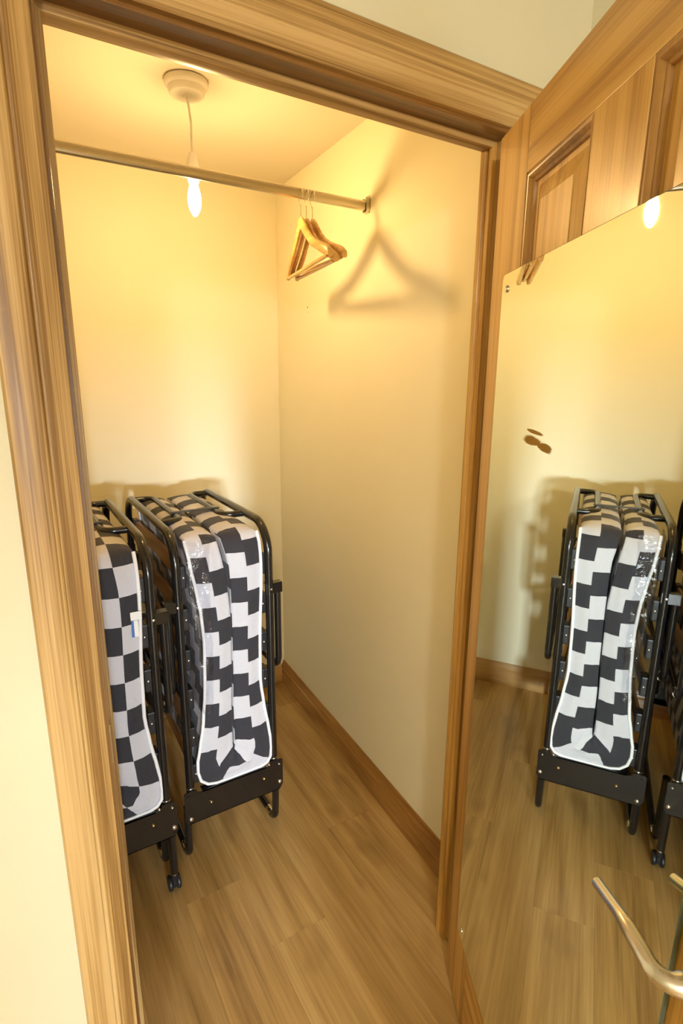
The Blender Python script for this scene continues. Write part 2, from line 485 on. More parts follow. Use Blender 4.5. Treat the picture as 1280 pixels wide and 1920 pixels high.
# ---------- floor: every laminate board a piece of its own
floor_o = tag(MB().box((ROOM_L-0.1, ROOM_B-0.12, -0.06), (1.2, D+0.1, -0.008)).build('floor', M['floor_base']),
              'oak laminate floor running from the room into the closet', 'floor', kind='structure')
PW, PL = 0.17, 1.22
_pl_cache = {}
def plank_mesh(w, l):
    key = (round(w, 3), round(l, 3))
    if key in _pl_cache: return _pl_cache[key]
    g, c = 0.0001, 0.0005
    x0, x1, y0, y1 = -w/2+g, w/2-g, -l/2+g, l/2-g
    v = [(x0,y0,-.008),(x1,y0,-.008),(x1,y1,-.008),(x0,y1,-.008),
         (x0,y0,-c),(x1,y0,-c),(x1,y1,-c),(x0,y1,-c),
         (x0+c,y0+c,0),(x1-c,y0+c,0),(x1-c,y1-c,0),(x0+c,y1-c,0)]
    f = [(3,2,1,0),(8,9,10,11)]
    for a in (0, 4):
        for k in range(4):
            f.append((a+k, a+(k+1) % 4, a+4+(k+1) % 4, a+4+k))
    me = bpy.data.meshes.new('floor_plank'); me.from_pydata(v, [], f); me.materials.append(M['floor'])
    _pl_cache[key] = me
    return me
k0 = math.floor((ROOM_L-0.216)/PW)
k1 = math.ceil((1.06-0.216)/PW)
JOINT = {0: 0.519, 1: 0.270, 2: 0.93, -1: -0.12, 3: 0.55, 4: 0.1}
for k in range(k0, k1):
    xa = max(0.216+k*PW, ROOM_L-0.02); xb = min(0.216+(k+1)*PW, 1.10)
    j = JOINT.get(k, random.uniform(-0.5, 0.7))
    ys = [j+PL*n for n in range(-5, 4)]
    ys = [ROOM_B-0.02] + [y for y in ys if ROOM_B+0.05 < y < D-0.02] + [D+0.02]
    for ya, yb in zip(ys[:-1], ys[1:]):
        o = bpy.data.objects.new('floor_plank', plank_mesh(xb-xa, yb-ya))
        COL.objects.link(o); o.parent = floor_o
        o.location = ((xa+xb)/2, (ya+yb)/2, 0)

# ---------- skirting boards (moulded top)
SK = [(0, 0), (0.0205, 0), (0.0205, 0.070), (0.0185, 0.076), (0.0185, 0.080), (0.0150, 0.084), (0.0150, 0.090),
      (0.0105, 0.100), (0.0075, 0.106), (0.0075, 0.110), (0.0045, 0.1165), (0, 0.1168)]     # (out from wall, height)
mb = MB()
mb.sweep(SK, lambda p: (xr(TH)-p[0], TH, p[1]), lambda p: (xr(D)-p[0], D, p[1]))
tag(mb.build('baseboard_right', M['skirting'], smooth=35), 'moulded oak skirting board along the right closet wall', 'skirting board', kind='structure')
mb = MB()
mb.sweep(SK, lambda p: (CL, D-p[0], p[1]), lambda p: (xr(D)-0.0206, D-p[0], p[1]))
tag(mb.build('baseboard_back', M['skirting_x'], smooth=35), 'moulded oak skirting board along the back closet wall', 'skirting board', kind='structure')
mb = MB()
mb.sweep(SK, lambda p: (ROOM_L, -p[0], p[1]), lambda p: (-0.087, -p[0], p[1]))
tag(mb.build('baseboard_front', M['skirting_x'], smooth=35), 'moulded oak skirting board left of the door frame', 'skirting board', kind='structure')

# ---------- door frame
frame = tag(empty('trim_1', (0, 0, 0)), 'moulded oak door frame around the closet opening', 'door frame', kind='structure')
S = 0.012; YS = 0.040; YR = 0.0715
CW = 0.0802; REV = 0.006
# casing profile: (distance from inner edge outward, projection)
CP = [(0, 0), (0, 0.0100), (0.0012, 0.0112), (0.012, 0.0122), (0.024, 0.0140), (0.0290, 0.0148), (0.0305, 0.0140), (0.0320, 0.0137), (0.0335, 0.0140), (0.0345, 0.0150), (0.0355, 0.0163),
      (0.038, 0.0172), (0.052, 0.0178), (0.070, 0.0178), (0.0765, 0.0168), (0.0795, 0.0135), (CW, 0.010), (CW, 0)]
zi = H+REV
mb = MB()
mb.sweep(CP, lambda p: (-REV-p[0], -p[1], 0), lambda p: (-REV-p[0], -p[1], zi+p[0]))
mb.build('casing', M['oak_z'], frame, smooth=30)
mb = MB()
mb.sweep(CP, lambda p: (W+REV+p[0], -p[1], 0), lambda p: (W+REV+p[0], -p[1], zi+p[0]))
mb.build('casing', M['oak_z'], frame, smooth=30)
mb = MB()
mb.sweep(CP, lambda p: (-REV-p[0], -p[1], zi+p[0]), lambda p: (W+REV+p[0], -p[1], zi+p[0]))
mb.build('casing', M['oak_x'], frame, smooth=30)
# linings
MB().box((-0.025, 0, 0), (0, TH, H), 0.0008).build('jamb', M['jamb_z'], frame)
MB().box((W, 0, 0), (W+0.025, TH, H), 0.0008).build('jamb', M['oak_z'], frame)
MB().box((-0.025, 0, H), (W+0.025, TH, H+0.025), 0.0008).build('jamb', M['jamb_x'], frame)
# stops, with a moulded inner face: (depth y, projection)
SP = [(YS, 0), (YS, S-0.001), (YS+0.001, S), (YS+0.0085, S), (YS+0.0105, S-0.0028), (YS+0.0115, S-0.0045), (YS+0.017, S-0.0055),
      (YS+0.021, S-0.003), (YS+0.0225, S-0.0005), (YS+0.024, S), (YR-0.0015, S), (YR, S-0.0015), (YR, 0)]
mb = MB(); mb.sweep(SP, lambda p: (p[1], p[0], 0), lambda p: (p[1], p[0], H-p[1])); mb.build('door_stop', M['oak_z'], frame, smooth=30)
mb = MB(); mb.sweep(SP, lambda p: (W-p[1], p[0], 0), lambda p: (W-p[1], p[0], H-p[1])); mb.build('door_stop', M['door_z'], frame, smooth=30)
SPH = [(YS, 0), (YS, S-0.003), (YS+0.0008, S-0.0012), (YS+0.003, S), (YR-0.003, S), (YR-0.0008, S-0.0012), (YR, S-0.003), (YR, 0)]
mb = MB(); mb.sweep(SPH, lambda p: (p[1], p[0], H-p[1]), lambda p: (W-p[1], p[0], H-p[1])); mb.build('door_stop', M['oak_x'], frame, smooth=30)
# latch keep in the left lining
mb = MB()
mb.box((-0.001, 0.004, 0.928), (0.0012, 0.030, 0.988), 0.0004)
mb.box((0.0, 0.027, 0.932), (0.004, 0.0295, 0.984), 0.0005)
kp = tag(mb.build('strike_plate', M['steel'], frame), 'metal latch keep')
MB().box((0.0008, 0.008, 0.940), (0.0016, 0.022, 0.976)).build('latch_hole', M['black_plastic'], kp)

# ------------------------------------------------------------------ door
DTH = 0.4843
DOOR_LOC = (0.7584, -0.0315, 0)
DOOR_RZ = math.atan2(-math.cos(DTH), -math.sin(DTH))
door = tag(empty('door_1', DOOR_LOC, DOOR_RZ), 'open panelled oak door carrying the tall mirror', 'door', kind='structure')
DW, DZ0, DZ1, DT = 0.826, 0.008, 1.9800, 0.040      # local: x from the hinge edge, +y into the leaf
P0, P1, P2, P3 = 0.1413, 0.3616, 0.4866, 0.7069
ROWS = [(0.228, 0.80), (1.00, 1.50), (1.60, 1.8790)]
bv = 0.0012
MB().box((P3, 0, DZ0), (DW, DT, DZ1), bv).build('stile', M['door_z'], door)
hp = [(P0, 0), (P0, DT), (-0.040, DT), (-0.040, 0.0155), (-0.002, 0.0006), (0.0, 0.0)]      # hanging edge extended and splayed out of view to block a light leak
MB().sweep(hp, lambda p: (p[0], p[1], DZ0), lambda p: (p[0], p[1], DZ1)).build('stile', M['door_z'], door)
zs = [DZ0] + [q for r_ in ROWS for q in r_] + [DZ1]
for i in range(0, len(zs), 2):
    MB().box((P0, 0.0002, zs[i]), (P3, DT-0.0002, zs[i+1]), 0.0004).build('rail', M['door_x'], door)
for (z0, z1) in ROWS:
    MB().box((P1, 0.0004, z0), (P2, DT-0.0004, z1), 0.0004).build('mullion', M['door_z'], door)
def frame_loops(x0, x1, z0, z1, steps):
    v = []; f = []
    for (ins, dep) in steps:
        v += [(x0+ins, dep, z0+ins), (x1-ins, dep, z0+ins), (x1-ins, dep, z1-ins), (x0+ins, dep, z1-ins)]
    for i in range(len(steps)-1):
        for k in range(4):
            a = i*4+k; b2 = i*4+(k+1) % 4
            f.append((a, b2, b2+4, a+4))
    return v, f
for (z0, z1) in ROWS:
    for (a, b_) in ((P0, P1), (P2, P3)):
        # flat ground with a raised field, both sides
        st = [(0.0, 0.013), (0.026, 0.013), (0.030, 0.012), (0.052, 0.0065), (0.054, 0.005)]
        mb = MB()
        v, f = frame_loops(a, b_, z0, z1, st)
        n = len(v); f.append((n-4, n-3, n-2, n-1))
        v2, f2 = frame_loops(a, b_, z0, z1, [(i_, DT-d_) for i_, d_ in st])
        f2.append((n-4, n-3, n-2, n-1))
        mb.add(v, f); mb.add(v2, f2)
        pn = mb.build('panel', M['panel_z'], door)
        # bead mouldings round the panel
        for side in (0, 1):
            ms = [(0.0, 0.013), (0.0, 0.0012), (0.002, 0.0022), (0.0045, 0.0008), (0.007, 0.0014), (0.010, 0.004), (0.012, 0.0075), (0.0145, 0.0065), (0.017, 0.0085), (0.018, 0.013)]
            if side: ms = [(i_, DT-d_) for i_, d_ in ms]
            mb = MB(); v, f = frame_loops(a, b_, z0, z1, ms); mb.add(v, f)
            mb.build('moulding', M['mould'], pn, smooth=25)
# hinges at the hung edge
for z in (0.25, 1.0, 1.72):
    mb = MB(); mb.lathe([(0.0055, 0), (0.0065, 0.002), (0.0065, 0.098), (0.0055, 0.1)], (-0.043, DT+0.006, z), 12)
    mb.box((-0.0415, 0.018, z), (-0.040, DT+0.004, z+0.1))
    mb.build('hinge', M['steel'], door, smooth=40)
# lever handle on the mirror side
hd_u, hd_z = 0.7755, 1.027
mb = MB()
mb.box((hd_u-0.020, -0.007, hd_z-0.075), (hd_u+0.020, -0.0002, hd_z+0.075), 0.003)
bp_ = mb.build('backplate', M['steel'], door, smooth=40)
path = fillet([(hd_u, -0.004, hd_z), (hd_u, -0.052, hd_z), (hd_u-0.062, -0.054, hd_z+0.004), (hd_u-0.116, -0.049, hd_z-0.013)], [0.020, 0.06], 8)
nn = len(path)
rad = [0.0105 if i < 3 else max(0.0062, 0.0100-0.0042*(i/(nn-1))) for i in range(nn)]
mb = MB(); mb.tube(path, rad, 16)
mb.lathe([(0.015, 0), (0.015, -0.004), (0.0125, -0.010)], (hd_u, -0.006, hd_z), 20, 'y')
lv = mb.build('lever_handle', M['steel'], door, smooth=50)
# same furniture on the outer side
mb = MB(); mb.box((hd_u-0.020, DT+0.0002, hd_z-0.075), (hd_u+0.020, DT+0.007, hd_z+0.075), 0.003)
mb.build('backplate', M['steel'], door, smooth=40)
path2 = [(p[0], DT-p[1], p[2]) for p in path]
mb = MB(); mb.tube(path2, rad, 16); mb.build('lever_handle', M['steel'], door, smooth=50)

# ------------------------------------------------------------------ mirror fixed to the door
mir = empty('door_mirror', DOOR_LOC, DOOR_RZ)
tag(mir, 'tall frameless mirror with a worn scratched patch fixed to the open door', 'mirror')
MX0, MX1, MZ0, MZ1 = 0.0768, 0.7265, 0.2472, 1.7332
def rrect(x0, x1, z0, z1, r, seg=6):
    pts = []
    for (cx, cz, a0) in ((x1-r, z1-r, 0), (x0+r, z1-r, 90), (x0+r, z0+r, 180), (x1-r, z0+r, 270)):
        for k in range(seg+1):
            a = math.radians(a0+90*k/seg)
            pts.append((cx+r*math.cos(a), cz+r*math.sin(a)))
    return pts
pts = rrect(MX0, MX1, MZ0, MZ1, 0.012)
n = len(pts)
inner = rrect(MX0+0.0012, MX1-0.0012, MZ0+0.0012, MZ1-0.0012, 0.011)
mb = MB()
mb.add([(p[0], -0.0055, p[1]) for p in inner], [tuple(range(n))])
mb.build('mirror_glass', M['mirror'], mir)
mb = MB()
v = [(p[0], -0.0055, p[1]) for p in inner]+[(p[0], -0.0045, p[1]) for p in pts]+[(p[0], -0.0008, p[1]) for p in pts]
f = [(i, (i+1) % n, n+(i+1) % n, n+i) for i in range(n)]+[(n+i, n+(i+1) % n, 2*n+(i+1) % n, 2*n+i) for i in range(n)]+[tuple(range(2*n, 3*n))]
mb.add(v, f); mb.build('glass_edge', M['glass_edge'], mir)
for (cu, cz) in ((MX0+0.027, 1.706), (MX0+0.033, 0.273), (MX1-0.030, 1.706), (MX1-0.030, 0.273)):
    mb = MB()
    mb.lathe([(0.0062, -0.0056), (0.0062, -0.0070), (0.0048, -0.0085), (0.0015, -0.0088)], (cu, 0, cz), 16, 'y')
    mb.build('mirror_screw', M['chrome'], mir, smooth=40)

# ------------------------------------------------------------------ pendant lamp
LX, LY = 0.4405, 0.828
lamp = tag(empty('pendant_light', (LX, LY, ZC)), 'bare lit candle bulb hanging on a white cable from the closet ceiling', 'lamp')
lo = (LX, LY, ZC)
MB(lo).lathe([(0.052, 0), (0.057, -0.002), (0.058, -0.012), (0.056, -0.016), (0.050, -0.020), (0.047, -0.032), (0.044, -0.035), (0.012, -0.036), (0.008, -0.040)], (LX, LY, ZC), 40).build('ceiling_rose', M['white_plastic'], lamp, smooth=35)
cable = [(LX, LY, ZC-0.038), (LX+0.004, LY, ZC-0.06), (LX+0.008, LY, ZC-0.10), (LX+0.007, LY, ZC-0.14), (LX+0.007, LY, 2.153)]
MB(lo).tube(cable, 0.0032, 8).build('cable', M['white_plastic'], lamp, smooth=60)
HX = LX+0.007
MB(lo).lathe([(0.005, 2.1561), (0.010, 2.1521), (0.0135, 2.1421), (0.0165, 2.1261), (0.0180, 2.1221), (0.0180, 2.0941), (0.0165, 2.0900), (0.0150, 2.0800), (0.0118, 2.0765)], (HX, LY, 0), 28).build('lamp_holder', M['white_plastic'], lamp, smooth=35)
prof = [(0.0110, 2.0780), (0.0122, 2.0700), (0.0152, 2.0590), (0.0176, 2.0480), (0.0184, 2.0370), (0.0178, 2.0265), (0.0156, 2.0155), (0.0120, 2.0055), (0.0078, 1.9980), (0.0035, 1.9935), (0.0006, 1.9921)]
tag(MB(lo).lathe(prof, (HX, LY, 0), 28).build('bulb', M['bulb'], lamp, smooth=60), 'glowing candle bulb')

# ------------------------------------------------------------------ clothes rail
RY, RZ = 0.7419, 2.0768
rail = tag(empty('clothes_rail', (CL, RY, RZ)), 'oval chrome wardrobe rail spanning the closet below the ceiling', 'clothes rail')
seg = 24
oval = []
for k in range(seg):
    a = 2*math.pi*k/seg
    oval.append((0.0075*math.cos(a), (0.0075 if True else 0)*math.sin(a)+(0.0075 if math.sin(a) > 1e-6 else (-0.0075 if math.sin(a) < -1e-6 else 0))))
xe = xr(RY)
mb = MB((CL, RY, RZ))
mb.sweep(oval, lambda p: (CL+0.003, RY+p[0], RZ+p[1]), lambda p: (xe-0.003, RY+p[0], RZ+p[1]))
mb.build('rail_tube', M['rail'], rail, smooth=50)
for (bx, sgn) in ((xe, -1), (CL, 1)):
    mb = MB((CL, RY, RZ))
    u_ = []
    for (ry_, rz_) in ((-0.0125, 0.022), (-0.0125, -0.012), (-0.009, -0.0185), (0, -0.021), (0.009, -0.0185), (0.0125, -0.012), (0.0125, 0.022),
                       (0.0095, 0.022), (0.0095, -0.011), (0.007, -0.0155), (0, -0.0175), (-0.007, -0.0155), (-0.0095, -0.011), (-0.0095, 0.022)):
        u_.append((ry_, rz_))
    mb.sweep(u_, lambda p: (bx+sgn*0.0005, RY+p[0], RZ+p[1]), lambda p: (bx+sgn*0.014, RY+p[0], RZ+p[1]))
    mb.box((min(bx+sgn*0.0002, bx+sgn*0.0025), RY-0.0125, RZ-0.020), (max(bx+sgn*0.0002, bx+sgn*0.0025), RY+0.0125, RZ+0.030), 0.0005)
    mb.build('rail_bracket', M['rail'], rail, smooth=30)

# ------------------------------------------------------------------ wooden coat hangers
ZTAB = [(0, -.060), (.07, -.064), (.15, -.077), (.3, -.107), (.45, -.131), (.6, -.147), (.8, -.162), (.93, -.172), (1, -.184)]
TTAB = [(0, .034), (.07, .038), (.15, .040), (.3, .031), (.6, .025), (.8, .026), (.93, .029), (1, .021)]
def tab_(tb, a):
    for (a0, v0), (a1, v1) in zip(tb[:-1], tb[1:]):
        if a <= a1+1e-9: return v0+(v1-v0)*(a-a0)/(a1-a0)
    return tb[-1][1]
def make_hanger():
    root = empty('coat_hanger')
    # body outline in local y (along) / z, origin at the hook's seat on the rail
    ztop = -0.052
    top = []; bot = []
    nseg = 36
    for i in range(nseg+1):
        t = -1+2*i/nseg
        a = abs(t)
        zt = tab_(ZTAB, a); th = tab_(TTAB, a)
        top.append((0.212*t, zt)); bot.append((0.212*t, zt-th))
    v = []; f = []
    for i in range(nseg+1):
        a = abs(-1+2*i/nseg)
        hw = 0.0055+0.0015*a+0.001*max(0, (a-0.75))/0.25
        cx = 0.018*a*a     # shoulders sweep forward
        (y, zt), (_, zb) = top[i], bot[i]
        zm = (zt+zb)/2; hh = (zt-zb)/2
        for k in range(10):
            g = 2*math.pi*k/10
            cc, ss = math.cos(g), math.sin(g)
            v.append((cx+hw*math.copysign(abs(cc)**0.6, cc), y, zm+hh*math.copysign(abs(ss)**0.7, ss)))
    for i in range(nseg):
        for k in range(10):
            f.append((i*10+k, i*10+(k+1) % 10, (i+1)*10+(k+1) % 10, (i+1)*10+k))
    f.append(tuple(range(9, -1, -1))); f.append(tuple(nseg*10+k for k in range(10)))
    MB().add(v, f).build('hanger_body', M['hanger'], root, smooth=60)
    yb = 0.196; zb = -0.200
    MB().tube([(0.015, -yb, zb), (0.015, yb, zb)], 0.0052, 10).build('trouser_bar', M['hanger'], root, smooth=60)
    hk = []
    R = 0.0205
    for k in range(15):
        a = math.radians(205-k*(205+62)/14)
        hk.append((0, -R*math.cos(a) if False else R*math.cos(a), -0.0035+R*math.sin(a)-0.0015))
    hk = [(0, y, z) for (_, y, z) in hk]
    hk += [(0, 0.002, -0.030), (0, 0, -0.036), (0, 0, -0.060)]
    MB().tube(hk, 0.0016, 8).build('hook', M['chrome'], root, smooth=60)
    return root
def copy_tree(o):
    c = o.copy(); COL.objects.link(c)
    for ch in list(o.children):
        d = ch.copy(); COL.objects.link(d); d.parent = c; d.matrix_parent_inverse = ch.matrix_parent_inverse
    return c
hz = RZ+0.0150+0.0030
h0 = make_hanger()
hang = [(0.740, math.radians(-10.5), 0.0, 'front wooden coat hanger of the bunch, bulb side, on the chrome rail'),
        (0.7595, math.radians(-9.8), 0.05, 'middle wooden coat hanger of the three on the chrome rail, tipped slightly down'),
        (0.779, math.radians(-9.0), 0.0, 'wooden coat hanger nearest the right closet wall on the chrome rail')]
hs = [h0, copy_tree(h0), copy_tree(h0)]
for o, (x, rz, rx, lb) in zip(hs, hang):
    o.location = (x, RY, hz-0.0205+0.0003)
    o.rotation_euler = (rx, 0, rz)
    tag(o, lb, 'coat hanger', 'wooden hangers on the clothes rail')

# ------------------------------------------------------------------ folding beds
_mesh_cache = {}
def share(mbuilder, name, mat, parent, loc, key, smooth=None):
    if key in _mesh_cache:
        o = bpy.data.objects.new(name, _mesh_cache[key]); COL.objects.link(o); o.parent = parent; o.location = loc
        return o
    o = mbuilder().build(name, mat, parent, smooth=smooth, loc=loc)
    _mesh_cache[key] = o.data
    return o

TR = 0.0130
def lerp_tab(tab, z):
    """tab: (z, x) falling z"""
    if z >= tab[0][0]: return tab[0][1]
    for (za, xa), (zb, xb) in zip(tab[:-1], tab[1:]):
        if z >= zb:
            w = (za-z)/(za-zb); w = w*w*(3-2*w)*0.5+w*0.5
            return xa+(xb-xa)*w
    return tab[-1][1]

def make_mattress(bed, xl, xrt, y0, y1, zt, zb, K, mat, mid_in=0.0, seed=1):
    """folded mattress: left leaf, fold at the bottom, right leaf. Local x relative to left tube xl and right tube xrt."""
    rnd = random.Random(seed)
    w = xrt-xl
    def X(q): return xl + (q-0.290)/(0.573-0.290)*w
    LO = [(1.10, .322), (1.02, .331), (.95, .343), (.865, .354), (.78, .358), (.64, .353), (.51, .341), (.42, .325)]
    LI = [(1.10, .414), (1.0, .429), (.93, .438), (.844, .4435), (.665, .440), (.55, .434), (.42, .432)]
    RI = [(1.10, .428), (1.0, .4455), (.93, .4475), (.844, .4475), (.665, .4445), (.55, .440), (.42, .440)]
    RO = [(1.10, .545), (.98, .546), (.73, .535), (.6, .533), (.52, .542), (.42, .557)]
    rows = []       # (outer (x,z), inner (x,z), v)
    def zz(z): return zb + (z-0.283)/(1.10-0.283)*(zt-zb)
    n = 22
    for i in range(n+1):
        z = 1.10-(1.10-0.42)*i/n
        rows.append(((X(lerp_tab(LO, z)), zz(z)), (X(lerp_tab(LI, z)), zz(z)), zz(z)))
    vL = zz(.42); vR = K-zz(.42)
    fo = [(.317, .385), (.316, .345), (.324, .312), (.345, .292), (.375, .285), (.41, .283), (.45, .283), (.49, .283), (.525, .284), (.548, .292), (.561, .312), (.564, .345), (.562, .385)]
    fi = [(.432, .415), (.432, .405), (.433, .398), (.434, .392), (.435, .388), (.4355, .386), (.436, .385), (.4365, .386), (.437, .388), (.438, .392), (.439, .398), (.4395, .405), (.440, .415)]
    m = len(fo)
    for i in range(m):
        w_ = (i+1)/(m+1)
        rows.append(((X(fo[i][0]), zz(fo[i][1])), (X(fi[i][0]), zz(fi[i][1])), vL+(vR-vL)*w_))
    for i in range(n, -1, -1):
        z = 1.10-(1.10-0.42)*i/n
        rows.append(((X(lerp_tab(RO, z)), zz(z)), (X(lerp_tab(RI, z)), zz(z)), K-zz(z)))
    R = len(rows)
    TC = [0.0, 0.07, 0.25, 0.5, 0.75, 0.93, 1.0]       # outer -> inner
    nY = 12
    def ro(i):
        e = min(i, R-1-i)
        return (0.024, 0.007, 0.0015)[e] if e < 3 else 0.0
    FR = [0, 0.02, 0.06, 0.14, 0.25, 0.375, 0.5, 0.625, 0.75, 0.86, 0.94, 0.98, 1.0]
    def ysr(i): return [y0+ro(i)+(y1-y0-2*ro(i))*q for q in FR]
    ys = [y0+(y1-y0)*q for q in FR]
    ph = [rnd.uniform(0, 6.28) for _ in range(8)]
    def pos(i, t, y):
        (ox, oz), (ix, iz), _ = rows[i]
        return (ox+(ix-ox)*t, y, oz+(iz-oz)*t)
    def fy(i, t):
        b = 4*t*(1-t)
        fold = max(0, 1-abs(i-(R-1)/2)/12.0)
        wr = fold*0.013*(math.sin(5.0*t*3+i*0.9+ph[0])*math.sin(i*0.55+ph[1])+0.5*math.sin(i*2.1+t*7+ph[3])) + 0.0016*math.sin(i*0.8+ph[2])
        return -0.013*b + wr*b + 0.004*(1-b)*(0 if t in (0.0, 1.0) else 1)
    mb = MB(bed.location)
    def uvf(i, t): return (0.0999*t*0.999+0.00005, rows[i][2])
    # front and back faces
    for (ye, sg) in ((y0, 1), (y1, -1)):
        v = []; f = []; uvs = []
        for i in range(R):
            for t in TC:
                v.append(pos(i, t, ye+sg*(fy(i, t)+ro(i))))
        k = len(TC)
        for i in range(R-1):
            for j in range(k-1):
                ids = (i*k+j, i*k+j+1, (i+1)*k+j+1, (i+1)*k+j)
                f.append(ids)
                uvs.append([uvf(i, TC[j]), uvf(i, TC[j+1]), uvf(i+1, TC[j+1]), uvf(i+1, TC[j])])
        mb.add(v, f, uvs)
    # outer and inner skins along the depth
    for t, us in ((0.0, -1), (1.0, 1)):
        v = []; f = []; uvs = []
        for i in range(R):
            for y in ysr(i):
                p = pos(i, t, y)
                v.append(p)
        k = nY+1
        for i in range(R-1):
            for j in range(nY):
                f.append((i*k+j, i*k+j+1, (i+1)*k+j+1, (i+1)*k+j))
                ua = (0.0 if us < 0 else 0.1)+us*(ys[j]-y0); ub = (0.0 if us < 0 else 0.1)+us*(ys[j+1]-y0)
                uvs.append([(ua, rows[i][2]), (ub, rows[i][2]), (ub, rows[i+1][2]), (ua, rows[i+1][2])])
        mb.add(v, f, uvs)
    # rounded tops of both leaves
    for i in (0, R-1):
        v0t = rows[i][2]
        v = []; f = []; uvs = []
        for t in TC:
            for jy, y in enumerate(ysr(i)):
                e = min(1.0, min(FR[jy], 1-FR[jy])/0.10)
                e = math.sqrt(1-(1-e)**2)
                yy = y
                if jy in (0, nY): yy = y + (1 if jy == 0 else -1)*fy(i, t)
                p = pos(i, t, yy)
                v.append((p[0], p[1], p[2]+0.017*(4*t*(1-t))**0.6*e))
        k = nY+1
        for j in range(len(TC)-1):
            for q in range(nY):
                f.append((j*k+q, j*k+q+1, (j+1)*k+q+1, (j+1)*k+q))
                uvs.append([(TC[j]*0.0999, v0t-(ys[q]-y0)), (TC[j]*0.0999, v0t-(ys[q+1]-y0)), (TC[j+1]*0.0999, v0t-(ys[q+1]-y0)), (TC[j+1]*0.0999, v0t-(ys[q]-y0))])
        mb.add(v, f, uvs)
    o = mb.build('mattress', mat, bed, smooth=50)
    # weld the skins
    bm = bmesh.new(); bm.from_mesh(o.data)
    bmesh.ops.remove_doubles(bm, verts=bm.verts[:], dist=0.0004)
    bmesh.ops.recalc_face_normals(bm, faces=bm.faces[:])
    bm.to_mesh(o.data); bm.free()
    # white piping round the outer edge of the front
    path = [Vector(pos(i, 0.0, y0-0.001+ro(i))) for i in range(R)]
    MB(bed.location).tube(path, 0.0052, 8).build('piping', M['piping'], o, smooth=60)
    path = [Vector(pos(i, 0.0, y1+0.001-ro(i))) for i in range(R)]
    MB(bed.location).tube(path, 0.0052, 8).build('piping', M['piping'], o, smooth=60)
    return o

